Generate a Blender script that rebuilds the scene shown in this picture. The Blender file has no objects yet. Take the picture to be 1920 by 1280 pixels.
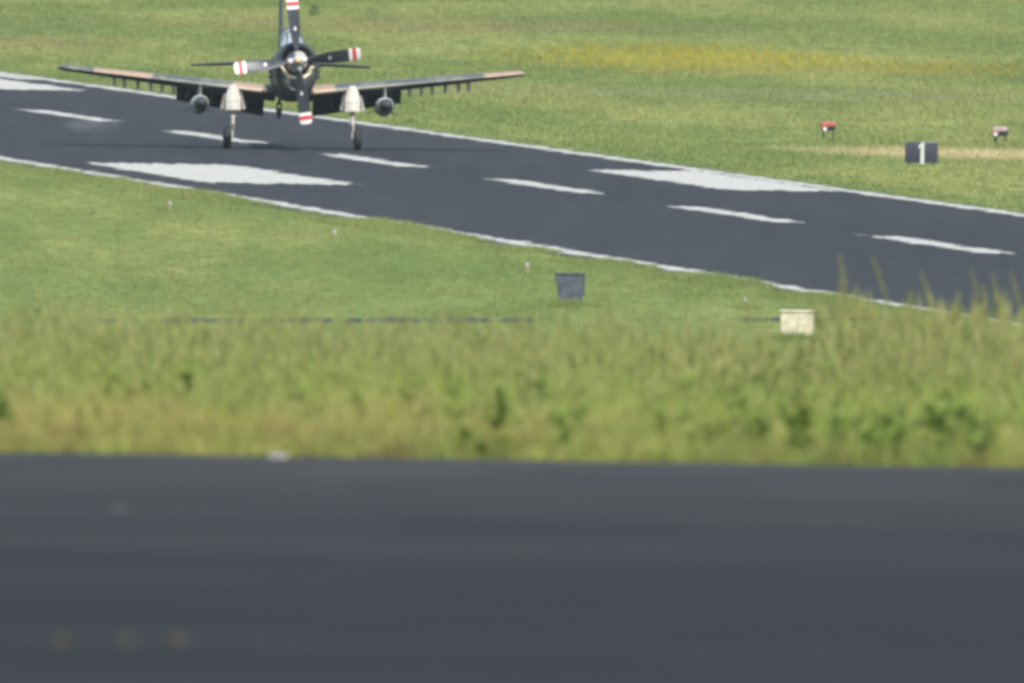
import bpy, bmesh, math, random
import numpy as np
from mathutils import Vector, Matrix

random.seed(7)
rng = np.random.default_rng(11)
SC = bpy.context.scene
COL = SC.collection
R = math.radians

# ------------------------------------------------------------------ camera
CAM_H = 16.1                      # eye above the runway plane (the viewer stands on a rise)
FPX = 51600.0                     # focal length in pixels of a 1920 px wide frame
cam = bpy.data.cameras.new("camera")
cam.sensor_width = 36.0
cam.lens = FPX / 1920.0 * 36.0
cam.clip_start = 1.0
cam.clip_end = 9000.0
cam.dof.use_dof = True
cam.dof.focus_distance = 890.0
cam.dof.aperture_fstop = cam.lens / 95.0      # 95 mm wide entrance pupil
camo = bpy.data.objects.new("camera", cam)
COL.objects.link(camo)
camo.location = (0, 0, CAM_H)
pitch = math.atan(1278.0 / FPX)
camo.matrix_world = (Matrix.Translation((0, 0, CAM_H)) @ Matrix.Rotation(R(90) - pitch, 4, 'X')
                     @ Matrix.Rotation(R(0.85), 4, 'Z'))
SC.camera = camo

# ------------------------------------------------------------------ light
SUN_EL, SUN_AZ = R(51), R(162)     # azimuth clockwise from +Y: behind the viewer, to the right
world = bpy.data.worlds.new("World")
SC.world = world
world.use_nodes = True
nt = world.node_tree
nt.nodes.clear()
wo = nt.nodes.new("ShaderNodeOutputWorld")
wb = nt.nodes.new("ShaderNodeBackground")
ws = nt.nodes.new("ShaderNodeTexSky")
ws.sky_type = 'NISHITA'
ws.sun_disc = False
ws.sun_elevation = SUN_EL
ws.sun_rotation = SUN_AZ
ws.air_density = 1.0
ws.dust_density = 1.5
wb.inputs[1].default_value = 0.125
nt.links.new(ws.outputs[0], wb.inputs[0])
nt.links.new(wb.outputs[0], wo.inputs[0])
sun = bpy.data.lights.new("sun", 'SUN')
sun.energy = 4.6
sun.angle = R(0.53)
sun.color = (1.0, 0.965, 0.90)
suno = bpy.data.objects.new("sun", sun)
COL.objects.link(suno)
sd = Vector((math.sin(SUN_AZ) * math.cos(SUN_EL), math.cos(SUN_AZ) * math.cos(SUN_EL), math.sin(SUN_EL)))
suno.rotation_euler = (-sd).to_track_quat('-Z', 'Y').to_euler()
suno.location = (0, 0, 300)

SC.render.engine = 'CYCLES'
SC.view_settings.view_transform = 'Standard'
SC.view_settings.look = 'None'
SC.view_settings.gamma = 1.0
SC.view_settings.use_curve_mapping = False
SC.view_settings.exposure = 0.65
SC.cycles.use_denoising = True
SC.cycles.max_bounces = 6
SC.cycles.diffuse_bounces = 3
SC.cycles.volume_bounces = 1
SC.cycles.transparent_max_bounces = 8
SC.cycles.filter_width = 3.7
SC.cycles.caustics_reflective = False
SC.cycles.caustics_refractive = False


# ------------------------------------------------------------------ helpers
def tag(o, label=None, cat=None, group=None, kind=None):
    if label: o["label"] = label
    if cat: o["category"] = cat
    if group: o["group"] = group
    if kind: o["kind"] = kind
    return o


def empty(name, loc, rot=(0, 0, 0)):
    o = bpy.data.objects.new(name, None)
    COL.objects.link(o)
    o.empty_display_size = 0.2
    o.location = loc
    o.rotation_euler = rot
    return o


class MB:
    """collects geometry for ONE mesh object"""
    def __init__(s):
        s.v, s.f, s.m = [], [], []

    def poly(s, pts, m=0):
        b = len(s.v)
        s.v += [tuple(p) for p in pts]
        s.f.append(tuple(range(b, b + len(pts))))
        s.m.append(m)

    def loft(s, loops, m=0, cap0=True, cap1=True, closed=True):
        b = len(s.v)
        n = len(loops[0])
        for L in loops:
            s.v += [tuple(p) for p in L]
        for i in range(len(loops) - 1):
            for j in range(n if closed else n - 1):
                k = (j + 1) % n
                s.f.append((b + i * n + j, b + i * n + k, b + (i + 1) * n + k, b + (i + 1) * n + j))
                s.m.append(m)
        if cap0:
            s.f.append(tuple(b + j for j in range(n))[::-1]); s.m.append(m)
        if cap1:
            o = b + (len(loops) - 1) * n
            s.f.append(tuple(o + j for j in range(n))); s.m.append(m)
        return s

    def tube(s, pts, rad, n=12, m=0, cap=True):
        loops = []
        pts = [Vector(p) for p in pts]
        if not hasattr(rad, '__len__'): rad = [rad] * len(pts)
        for i, p in enumerate(pts):
            d = (pts[min(i + 1, len(pts) - 1)] - pts[max(i - 1, 0)]).normalized()
            a = d.cross(Vector((0, 0, 1)))
            if a.length < 1e-3: a = d.cross(Vector((0, 1, 0)))
            a.normalize()
            c = d.cross(a)
            loops.append([p + (a * math.cos(t) + c * math.sin(t)) * rad[i]
                          for t in (2 * math.pi * k / n for k in range(n))])
        return s.loft(loops, m, cap, cap)

    def revolve_y(s, prof, cx, cz, n=24, m=0, cap0=True, cap1=True, a0=0.0, a1=None):
        """profile of (y, r) about an axis along Y"""
        full = a1 is None
        loops = []
        for (y, r) in prof:
            k = n if full else n + 1
            ang = [(2 * math.pi * j / n) if full else a0 + (a1 - a0) * j / n for j in range(k)]
            loops.append([(cx + r * math.cos(t), y, cz + r * math.sin(t)) for t in ang])
        return s.loft(loops, m, cap0 and full, cap1 and full, closed=full)

    def box(s, c, d, m=0, rot=None, bev=0.0):
        bm = bmesh.new()
        bmesh.ops.create_cube(bm, size=1.0)
        for v in bm.verts:
            v.co = Vector((v.co.x * d[0], v.co.y * d[1], v.co.z * d[2]))
        if bev > 0:
            bmesh.ops.bevel(bm, geom=bm.edges[:], offset=bev, segments=2, affect='EDGES', profile=0.6)
        if rot is not None:
            bmesh.ops.rotate(bm, verts=bm.verts[:], cent=(0, 0, 0), matrix=rot)
        b = len(s.v)
        bm.verts.ensure_lookup_table(); bm.verts.index_update()
        s.v += [tuple(v.co + Vector(c)) for v in bm.verts]
        for f in bm.faces:
            s.f.append(tuple(b + v.index for v in f.verts)); s.m.append(m)
        bm.free()
        return s

    def build(s, name, mats, parent=None, smooth=None, loc=None):
        me = bpy.data.meshes.new(name)
        me.from_pydata(s.v, [], s.f)
        if not isinstance(mats, (list, tuple)): mats = [mats]
        for mm in mats: me.materials.append(mm)
        me.polygons.foreach_set("material_index", s.m)
        bm = bmesh.new(); bm.from_mesh(me)
        bmesh.ops.recalc_face_normals(bm, faces=bm.faces[:])
        bm.to_mesh(me); bm.free()
        if smooth is not None:
            me.polygons.foreach_set("use_smooth", [True] * len(me.polygons))
            me.set_sharp_from_angle(angle=R(smooth))
        me.update()
        o = bpy.data.objects.new(name, me)
        COL.objects.link(o)
        if parent: o.parent = parent
        if loc: o.location = loc
        return o


# ------------------------------------------------------------------ materials
class NT:
    def __init__(s, name):
        s.mat = bpy.data.materials.new(name)
        s.mat.use_nodes = True
        s.t = s.mat.node_tree
        s.t.nodes.clear()
        s.out = s.t.nodes.new("ShaderNodeOutputMaterial")

    def n(s, typ, **kw):
        x = s.t.nodes.new(typ)
        for k, v in kw.items(): setattr(x, k, v)
        return x

    def l(s, a, b):
        s.t.links.new(a, b)

    def val(s, x, sock):
        if hasattr(x, 'is_output'): s.l(x, sock)
        else: sock.default_value = x

    def noise(s, vec, scale, detail=3, rough=0.55, dist=0.0):
        x = s.n("ShaderNodeTexNoise")
        x.inputs["Scale"].default_value = scale
        x.inputs["Detail"].default_value = detail
        x.inputs["Roughness"].default_value = rough
        x.inputs["Distortion"].default_value = dist
        s.l(vec, x.inputs["Vector"])
        return x.outputs["Fac"]

    def mapping(s, vec, loc=(0, 0, 0), rot=(0, 0, 0), scale=(1, 1, 1), typ='POINT'):
        x = s.n("ShaderNodeMapping", vector_type=typ)
        x.inputs["Location"].default_value = loc
        x.inputs["Rotation"].default_value = rot
        x.inputs["Scale"].default_value = scale
        s.l(vec, x.inputs["Vector"])
        return x.outputs[0]

    def rng(s, v, a, b, c=0.0, d=1.0, smooth=True):
        x = s.n("ShaderNodeMapRange", interpolation_type='SMOOTHSTEP' if smooth else 'LINEAR')
        s.val(v, x.inputs["Value"])
        for i, q in zip(("From Min", "From Max", "To Min", "To Max"), (a, b, c, d)):
            x.inputs[i].default_value = q
        return x.outputs[0]

    def math(s, op, a, b=0.0, clamp=False):
        x = s.n("ShaderNodeMath", operation=op, use_clamp=clamp)
        s.val(a, x.inputs[0]); s.val(b, x.inputs[1])
        return x.outputs[0]

    def mix(s, f, a, b):
        x = s.n("ShaderNodeMix", data_type='RGBA')
        s.val(f, x.inputs[0])
        for q, i in ((a, 6), (b, 7)):
            if hasattr(q, 'is_output'): s.l(q, x.inputs[i])
            else: x.inputs[i].default_value = (q[0], q[1], q[2], 1)
        return x.outputs[2]

    def bright(s, col, f):
        x = s.n("ShaderNodeVectorMath", operation='SCALE')
        s.l(col, x.inputs[0]); s.val(f, x.inputs["Scale"])
        return x.outputs[0]

    def pos(s):
        return s.n("ShaderNodeNewGeometry").outputs["Position"]

    def obj(s):
        return s.n("ShaderNodeTexCoord").outputs["Object"]

    def patch(s, vec, c, radii, rot=0.0, soft=0.6, wob=0.45, wscale=1.2):
        """soft-edged elliptical patch of ground, 1 inside 0 outside"""
        m = s.mapping(vec, (c[0], c[1], 0), (0, 0, rot), (radii[0], radii[1], 1e6), 'TEXTURE')
        x = s.n("ShaderNodeVectorMath", operation='LENGTH'); s.l(m, x.inputs[0])
        nz = s.noise(vec, wscale, 3)
        r = s.math('ADD', x.outputs["Value"], s.math('MULTIPLY', s.math('SUBTRACT', nz, 0.5), wob * 2))
        return s.rng(r, 1.0 - soft, 1.0 + soft * 0.35, 1.0, 0.0)

    def principled(s, col, rough=0.6, metal=0.0, spec=0.3, bump=None, bstr=0.2, bdist=0.02):
        p = s.n("ShaderNodeBsdfPrincipled")
        if hasattr(col, 'is_output'): s.l(col, p.inputs["Base Color"])
        else: p.inputs["Base Color"].default_value = (*col, 1)
        s.val(rough, p.inputs["Roughness"])
        p.inputs["Metallic"].default_value = metal
        p.inputs["Specular IOR Level"].default_value = spec
        if bump is not None:
            b = s.n("ShaderNodeBump")
            b.inputs["Strength"].default_value = bstr
            b.inputs["Distance"].default_value = bdist
            s.l(bump, b.inputs["Height"]); s.l(b.outputs[0], p.inputs["Normal"])
        s.l(p.outputs[0], s.out.inputs[0])
        return p


def simple(name, col, rough=0.55, metal=0.0, spec=0.3, var=0.25, scale=4.0):
    t = NT(name)
    o = t.obj()
    nz = t.noise(o, scale, 4, 0.6)
    c = t.mix(t.rng(nz, 0.3, 0.7), tuple(q * (1 - var) for q in col), tuple(min(1, q * (1 + var)) for q in col))
    t.principled(c, t.rng(nz, 0.2, 0.8, rough - 0.08, rough + 0.08), metal, spec)
    return t.mat


RUN_DIR = R(8.1)                       # the runway recedes 8 degrees to the left of straight ahead
TS = math.tan(RUN_DIR)
S0, S1 = 107.15, 130.55                # the two long edges of the runway, measured across it


# colours of grass, shared by the soil sheet and by every blade that grows on it
def field_colour(t, kind):
    p = t.pos()
    big = t.noise(t.mapping(p, (0, 0, 0), (0, 0, 0.05), (0.085, 0.016, 0.08)), 1.0, 3, 0.55)
    mid = t.noise(t.mapping(p, (31, 7, 0), (0, 0, 0.08), (0.55, 0.030, 0.5)), 1.0, 3, 0.6)
    fine = t.noise(t.mapping(p, (5, 17, 0), (0, 0, 0), (2.2, 0.08, 2.0)), 1.0, 2, 0.6)
    if kind == 'fore':
        c = t.mix(t.rng(t.noise(t.mapping(p, (0, 0, 0), (0, 0, 0), (1.3, 0.22, 0.5)), 1.0, 4, 0.65), 0.34, 0.66), (0.185, 0.250, 0.042), (0.290, 0.330, 0.074))
        c = t.mix(t.rng(t.noise(t.mapping(p, (3, 9, 1), (0, 0, 0), (1.7, 0.35, 0.8)), 1.0, 3), 0.50, 0.70), c, (0.105, 0.180, 0.032))
        # dry and sandy towards the paved edge, mostly on the left
        sx = t.n("ShaderNodeSeparateXYZ"); t.l(p, sx.inputs[0])
        ed = t.math('MULTIPLY', t.math('MULTIPLY', t.rng(sx.outputs[1], 192, 216, 1, 0), t.rng(sx.outputs[1], 180, 187, 0.35, 1)), t.rng(sx.outputs[0], -3.2, 2.0, 1.0, 0.30))
        dry = t.math('MULTIPLY', ed, t.rng(t.noise(t.mapping(p, (13, 2, 4)), 1.1, 3), 0.36, 0.60))
        c = t.mix(dry, c, (0.340, 0.265, 0.082))
        brown = t.math('MULTIPLY', t.rng(sx.outputs[1], 183, 193, 1, 0), t.rng(t.noise(t.mapping(p, (1, 22, 4)), 2.3, 3), 0.46, 0.62))
        c = t.mix(t.math('MULTIPLY', brown, 0.9), c, (0.105, 0.075, 0.026))
        return c
    c = t.mix(t.rng(big, 0.32, 0.68), (0.122, 0.172, 0.044), (0.215, 0.240, 0.070))
    c = t.mix(t.math('MULTIPLY', t.rng(mid, 0.46, 0.72), 0.62), c, (0.115, 0.170, 0.048))
    c = t.mix(t.math('MULTIPLY', t.rng(fine, 0.5, 0.85), 0.28), c, (0.235, 0.235, 0.090))
    if kind == 'near':
        return t.bright(t.mix(0.45, c, (0.160, 0.200, 0.054)), 1.09)
    c = t.bright(c, 1.13)
    sx = t.n("ShaderNodeSeparateXYZ"); t.l(p, sx.inputs[0])
    lat = t.math('SUBTRACT', t.math('ADD', sx.outputs[0], t.math('MULTIPLY', sx.outputs[1], TS)), S1)
    fr = t.math('MULTIPLY', t.rng(lat, 0.2, 2.4, 1, 0), t.rng(mid, 0.3, 0.6))
    c = t.mix(t.math('MULTIPLY', fr, 0.6), c, (0.100, 0.165, 0.040))
    # the far field, with its paler lane, dry lane, bleached strip and flowering patch
    f = t.patch(p, (14, 1026), (40, 16), 0.05, 0.5)
    c = t.mix(t.math('MULTIPLY', f, 0.6), c, (0.215, 0.235, 0.098))
    f = t.patch(p, (-4, 1205), (14, 26), -0.2, 0.7)
    c = t.mix(t.math('MULTIPLY', f, 0.55), c, (0.235, 0.200, 0.085))
    f = t.patch(p, (-24, 1140), (9, 30), 0.1, 0.7)
    c = t.mix(t.math('MULTIPLY', f, 0.45), c, (0.215, 0.180, 0.088))
    f = t.patch(p, (7.2, 1112), (8.8, 38), 0.0, 0.9, 0.95, 0.28)
    c = t.mix(t.math('MULTIPLY', f, 0.8), c, (0.370, 0.335, 0.060))
    f = t.patch(p, (17, 1095), (9.0, 24), 0.0, 0.9, 0.9, 0.28)
    c = t.mix(t.math('MULTIPLY', f, 0.38), c, (0.255, 0.225, 0.034))
    f = t.patch(p, (16.6, 907), (7.6, 13), 0.42, 0.7, 0.4, 0.8)
    c = t.mix(t.math('MULTIPLY', f, 0.95), c, (0.46, 0.385, 0.20))
    return c


def grass_mat(name, kind):
    t = NT(name)
    c = field_colour(t, kind)
    oi = t.n("ShaderNodeObjectInfo")
    c = t.bright(c, t.rng(oi.outputs["Random"], 0, 1, 0.94, 1.06, False))
    # a tuft of blades answers the light as a soft upward surface
    va = t.n("ShaderNodeVectorMath", operation='MULTIPLY_ADD')
    t.l(t.n("ShaderNodeNewGeometry").outputs["Normal"], va.inputs[0])
    va.inputs[1].default_value = (0.20, 0.20, 0.20); va.inputs[2].default_value = (0, -0.16, 0.90)
    vn = t.n("ShaderNodeVectorMath", operation='NORMALIZE'); t.l(va.outputs[0], vn.inputs[0])
    d = t.n("ShaderNodeBsdfDiffuse"); t.l(c, d.inputs[0]); t.l(vn.outputs[0], d.inputs["Normal"])
    tr = t.n("ShaderNodeBsdfTranslucent"); t.l(c, tr.inputs[0])
    g = t.n("ShaderNodeBsdfGlossy"); g.inputs["Roughness"].default_value = 0.5
    m = t.n("ShaderNodeMixShader"); m.inputs[0].default_value = 0.30
    t.l(d.outputs[0], m.inputs[1]); t.l(tr.outputs[0], m.inputs[2])
    m2 = t.n("ShaderNodeMixShader"); m2.inputs[0].default_value = 0.03
    t.l(m.outputs[0], m2.inputs[1]); t.l(g.outputs[0], m2.inputs[2])
    t.l(m2.outputs[0], t.out.inputs[0])
    return t.mat


def soil_mat():
    t = NT("turf_soil")
    p = t.pos()
    sx = t.n("ShaderNodeSeparateXYZ"); t.l(p, sx.inputs[0])
    c = t.mix(t.rng(sx.outputs[1], 300, 420), field_colour(t, 'fore'), field_colour(t, 'far'))
    c = t.bright(c, 0.78)
    t.principled(c, 0.95, 0, 0.1)
    return t.mat


def leafy(name, col, col2, trans=0.35):
    t = NT(name)
    oi = t.n("ShaderNodeObjectInfo")
    c = t.mix(oi.outputs["Random"], col, col2)
    nz = t.noise(t.obj(), 9.0, 2)
    c = t.bright(c, t.rng(nz, 0.3, 0.7, 0.85, 1.15))
    d = t.n("ShaderNodeBsdfDiffuse"); t.l(c, d.inputs[0])
    tr = t.n("ShaderNodeBsdfTranslucent"); t.l(c, tr.inputs[0])
    m = t.n("ShaderNodeMixShader"); m.inputs[0].default_value = trans
    t.l(d.outputs[0], m.inputs[1]); t.l(tr.outputs[0], m.inputs[2])
    t.l(m.outputs[0], t.out.inputs[0])
    return t.mat


def asphalt(name, dark, light, streak_rot, sc):
    t = NT(name)
    p = t.pos()
    a = t.noise(t.mapping(p, (0, 0, 0), (0, 0, streak_rot), sc), 1.0, 4, 0.6)
    b = t.noise(p, 0.9, 4, 0.6)
    g = t.noise(p, 60.0, 2, 0.7)
    c = t.mix(t.rng(a, 0.28, 0.72), dark, light)
    c = t.bright(c, t.rng(b, 0.25, 0.75, 0.88, 1.12))
    c = t.bright(c, t.rng(g, 0.2, 0.8, 0.85, 1.15))
    return t, p, c, g


t, p, c, g = asphalt("runway_asphalt", (0.0140, 0.0158, 0.0180), (0.0205, 0.0225, 0.0245), -RUN_DIR, (0.9, 0.03, 1))
# rubber laid down by tyres either side of the centreline
mp = t.mapping(p, (119.3 * math.cos(RUN_DIR), 0, 0), (0, 0, RUN_DIR), (1, 1, 1), 'TEXTURE')
# lateral coordinate across the runway
sx = t.n("ShaderNodeSeparateXYZ"); t.l(p, sx.inputs[0])
lat = t.math('SUBTRACT', t.math('ADD', sx.outputs[0], t.math('MULTIPLY', sx.outputs[1], TS)), 119.3)
rub = t.rng(t.math('ABSOLUTE', lat), 1.0, 7.0, 1.0, 0.0)
rub = t.math('MULTIPLY', rub, t.rng(t.noise(t.mapping(p, (0, 0, 0), (0, 0, -RUN_DIR), (1.6, 0.025, 1)), 1.0, 3), 0.38, 0.62))
c = t.mix(t.math('MULTIPLY', rub, 0.45), c, (0.0095, 0.011, 0.013))
t.principled(c, 0.85, 0, 0.25, g, 0.25, 0.01)
M_RUNWAY = t.mat
t, p, c, g = asphalt("apron_asphalt", (0.0062, 0.0066, 0.0062), (0.0136, 0.0140, 0.0132), 0.03, (0.10, 0.16, 1))
sx = t.n("ShaderNodeSeparateXYZ"); t.l(p, sx.inputs[0])
dust = t.math('MULTIPLY', t.math('POWER', t.rng(sx.outputs[1], 112, 181, 0, 1, False), 1.9), t.rng(t.noise(t.mapping(p, (0, 0, 0), (0, 0, 0), (0.5, 0.1, 1)), 1.0, 3), 0.3, 0.7, 0.5, 1.0))
c = t.mix(t.math('MULTIPLY', dust, 0.62), c, (0.046, 0.047, 0.045))
t.principled(c, 0.9, 0, 0.2, g, 0.3, 0.006)
M_APRON = t.mat
t, p, c, g = asphalt("taxiway_asphalt", (0.026, 0.029, 0.033), (0.036, 0.039, 0.042), 0.5, (0.2, 0.2, 1))
t.principled(c, 0.9, 0, 0.2)
M_TAXI = t.mat
t = NT("runway_paint")
p = t.pos()
w = t.noise(t.mapping(p, (0, 0, 0), (0, 0, -RUN_DIR), (3.0, 0.35, 1)), 1.0, 4, 0.65)
c = t.mix(t.rng(w, 0.52, 0.80), (0.335, 0.335, 0.305), (0.23, 0.23, 0.21))
t.principled(c, 0.8, 0, 0.25)
M_PAINT = t.mat
M_SEAL = simple("bitumen_seal", (0.006, 0.0065, 0.008), 0.6)

# ------------------------------------------------------------------ terrain
def gz(y):
    """height of the ground: a gentle fall from the viewer's rise to the runway plane"""
    y = np.asarray(y, float)
    a = 14.4 - 0.0197 * np.maximum(y, 0.0)
    tt = np.clip((y - 252.0) / (560.0 - 252.0), 0, 1)
    z0 = 14.4 - 0.0197 * 252.0
    # cubic with start slope -0.0197 and flat end
    L = 560.0 - 252.0
    h00 = 2 * tt ** 3 - 3 * tt ** 2 + 1
    h10 = tt ** 3 - 2 * tt ** 2 + tt
    b = h00 * z0 + h10 * L * (-0.0330)
    return np.where(y < 252.0, a, b)


ys = np.concatenate([np.arange(-320, 90, 40.), np.arange(90, 250, 10.), np.arange(252, 570, 8.),
                     np.arange(580, 1400, 40.), np.array([1500, 1800, 2400, 3200, 4200, 5400.])])
xs = np.array([-2500, -1200, -500, -200, -90, -40, -20, -10, 0, 10, 20, 40, 90, 200, 500, 1200, 2500.])
mb = MB()
nx = len(xs)
for y in ys:
    z = float(gz(y))
    for x in xs:
        mb.v.append((float(x), float(y), z))
for i in range(len(ys) - 1):
    for j in range(nx - 1):
        mb.f.append((i * nx + j, i * nx + j + 1, (i + 1) * nx + j + 1, (i + 1) * nx + j)); mb.m.append(0)
ground = tag(mb.build("ground", soil_mat(), smooth=60), kind='structure')

# apron the viewer looks across
mb = MB()
ax = np.linspace(-60, 60, 241)
front = [(float(x), 20.0) for x in ax]
edge = 180.3 + 0.35 * np.interp(ax, np.arange(-60, 61, 3.), rng.normal(0, 0.5, 41)) + rng.normal(0, 0.12, 241)
for (x, y0), y1 in zip(front, edge):
    mb.v.append((x, y0, float(gz(y0)) + 0.012)); mb.v.append((x, float(y1), float(gz(y1)) + 0.012))
for i in range(240):
    mb.f.append((2 * i, 2 * i + 2, 2 * i + 3, 2 * i + 1)); mb.m.append(0)
tag(mb.build("apron", M_APRON), kind='structure')

# narrow taxiway beyond the crest
# turf has closed in over much of it, so the open asphalt varies in width
mb = MB()
tx = np.linspace(-30, 30, 401)
open_w = np.interp(tx, np.linspace(-30, 30, 130), np.random.default_rng(4).uniform(0.0, 1.0, 130))
open_w = np.where(open_w > 0.36, 0.45 + 0.55 * open_w, 0.03)
open_w = np.where(tx > 5.2, np.minimum(open_w, 0.5), np.where(tx > 0.7, 0.02, np.where(tx < -10.2, 0.05, open_w)))
for x, w in zip(tx, open_w):
    yc = 671.0 + 0.72 * x
    mb.v.append((float(x), yc - 3.4 * w, 0.012)); mb.v.append((float(x), yc + 3.0 * w, 0.012))
for i in range(400):
    mb.f.append((2 * i, 2 * i + 2, 2 * i + 3, 2 * i + 1)); mb.m.append(0)
tag(mb.build("taxiway", M_TAXI), kind='structure')


def rw(s, y, z=0.0):
    """point on the runway: s across (metres from the near side datum), y distance ahead"""
    return (s - TS * y, y, z)


mb = MB()
ry = np.arange(500, 1700, 2.0)
e0 = S0 + rng.normal(0, 0.06, len(ry)); e1 = S1 + rng.normal(0, 0.06, len(ry))
for y, a, b in zip(ry, e0, e1):
    mb.v.append(rw(a, y, 0.016)); mb.v.append(rw(b, y, 0.016))
for i in range(len(ry) - 1):
    mb.f.append((2 * i, 2 * i + 1, 2 * i + 3, 2 * i + 2)); mb.m.append(0)
runway = tag(mb.build("runway", M_RUNWAY), kind='structure')


def stripe(name, s0, s1, y0, y1, jit=0.12, step=0.25, mat=None, z=0.024, endj=1.0, taper=0.0):
    """a painted (or sealed) strip with ragged edges that imitate heat shimmer"""
    mb = MB()
    n = max(4, int((y1 - y0) / step))
    m = max(2, int((s1 - s0) / 0.12))
    fr = np.linspace(0, 1, n + 1)
    def rag(k):
        a = rng.normal(0, 1, n + 1)
        b = np.convolve(a, np.ones(2) / 2, 'same') * 1.2
        return jit * b
    ja, jb = rag(0), rag(1)
    j0 = rng.normal(0, endj, m + 1) * 0.7; j1 = rng.normal(0, endj, m + 1) * 0.7
    for i, f in enumerate(fr):
        for k in range(m + 1):
            g = k / m
            w = s1 - s0
            s = s0 + w * g + ja[i] * (1 - g) ** 3 + jb[i] * g ** 3
            e = max(0, 1 - f * n / 4) ; e2 = max(0, 1 - (1 - f) * n / 4)
            y = y0 + (y1 - y0) * f + j0[k] * e + j1[k] * e2
            mb.v.append(rw(s, y, z))
    for i in range(n):
        for k in range(m):
            a = i * (m + 1) + k
            mb.f.append((a, a + 1, a + m + 2, a + m + 1)); mb.m.append(0)
    return mb.build(name, mat or M_PAINT, runway)


PERIOD = 38.55
for k in range(-5, 14):
    y0 = 754.3 + PERIOD * k
    stripe("centreline_dash", 120.25, 121.15, y0, y0 + 20.6, 0.17)
    if 700 < y0 < 860:
        stripe("joint_seal", 120.45, 120.85, y0 + 20.9, y0 + PERIOD - 0.5, 0.04, mat=M_SEAL, z=0.020, endj=0.2)
for (y0, y1, sh) in ((839.3, 868.8, 0.0), (1011, 1041, -1.4)):
    stripe("aiming_marker", 110.0 - sh, 114.7 - sh, y0, y1, 0.18, endj=1.1)
    stripe("aiming_marker", 126.0 + sh, 129.55 + sh, y0 + 0.6, y1 + 1.0, 0.18, endj=1.1)
stripe("side_bar", 128.75, 129.55, 1036, 1110, 0.10, endj=0.6)
for k in range(22):
    y0 = 560 + 40 * k
    stripe("edge_line", 107.75, 108.45, y0, y0 + 40, 0.16, endj=0)
    stripe("edge_line", 129.6, 130.3, y0, y0 + 40, 0.16, endj=0)

# ------------------------------------------------------------------ grass
M_FORE = grass_mat("tall_grass_blade", 'fore')
M_NEAR = grass_mat("mown_grass_blade", 'near')
M_FAR = grass_mat("meadow_grass_blade", 'far')
M_SEED = leafy("grass_seed_head", (0.23, 0.26, 0.085), (0.29, 0.29, 0.12))
M_WEED = leafy("weed_leaf", (0.125, 0.195, 0.040), (0.170, 0.225, 0.060))
M_BUSH = leafy("grey_green_leaf", (0.120, 0.175, 0.075), (0.150, 0.195, 0.085), 0.4)
M_FLOW = leafy("yellow_petal", (0.44, 0.36, 0.020), (0.40, 0.36, 0.04), 0.3)


def proto(name, mb, mats):
    """prototype mesh that is only scattered, never shown by itself"""
    me = bpy.data.meshes.new(name)
    me.from_pydata(mb.v, [], mb.f)
    for m in mats: me.materials.append(m)
    me.polygons.foreach_set("material_index", mb.m)
    me.update()
    return bpy.data.objects.new(name, me)


def blade(mb, r, base, h, w, lean, az, m=0, seg=3):
    ca, sa = math.cos(az), math.sin(az)
    tw = r.uniform(0, math.pi)
    wx, wy = math.cos(tw) * w / 2, math.sin(tw) * w / 2
    prev = None
    for i in range(seg + 1):
        f = i / seg
        off = lean * f ** 1.8
        x, y, z = base[0] + ca * off, base[1] + sa * off, h * f * (1 - 0.12 * f * (lean / max(h, 0.01)))
        q = (1 - f) ** 0.7 if i < seg else 0.0
        if i == seg:
            mb.v.append((x, y, z)); cur = (len(mb.v) - 1,)
        else:
            mb.v += [(x - wx * q, y - wy * q, z), (x + wx * q, y + wy * q, z)]
            cur = (len(mb.v) - 2, len(mb.v) - 1)
        if prev:
            mb.f.append((prev[0], prev[1], cur[1], cur[0]) if len(cur) == 2 else (prev[0], prev[1], cur[0])); mb.m.append(m)
        prev = cur


def clump(r, n, rad, h, w, lean, stalks=0, m=0):
    mb = MB()
    for i in range(n):
        a, d = r.uniform(0, 6.283), rad * math.sqrt(r.random())
        blade(mb, r, (d * math.cos(a), d * math.sin(a)), h * r.uniform(0.55, 1.0), w * r.uniform(0.7, 1.3),
              lean * h * r.uniform(0.1, 1.0), r.uniform(0, 6.283), m)
    for i in range(stalks):
        a, d = r.uniform(0, 6.283), rad * math.sqrt(r.random())
        hh = h * r.uniform(1.15, 1.55)
        az = r.uniform(0, 6.283); ln = hh * r.uniform(0.05, 0.3)
        bx, by = d * math.cos(a), d * math.sin(a)
        pts = [(bx + math.cos(az) * ln * f ** 2, by + math.sin(az) * ln * f ** 2, hh * f) for f in (0, 0.4, 0.75, 0.86, 0.94, 1.0)]
        rr = 0.0018 * h / 0.5
        mb.tube(pts, [rr, rr, rr, rr * 5.0, rr * 4.0, rr * 0.6], 4, 1)
    return mb


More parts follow.
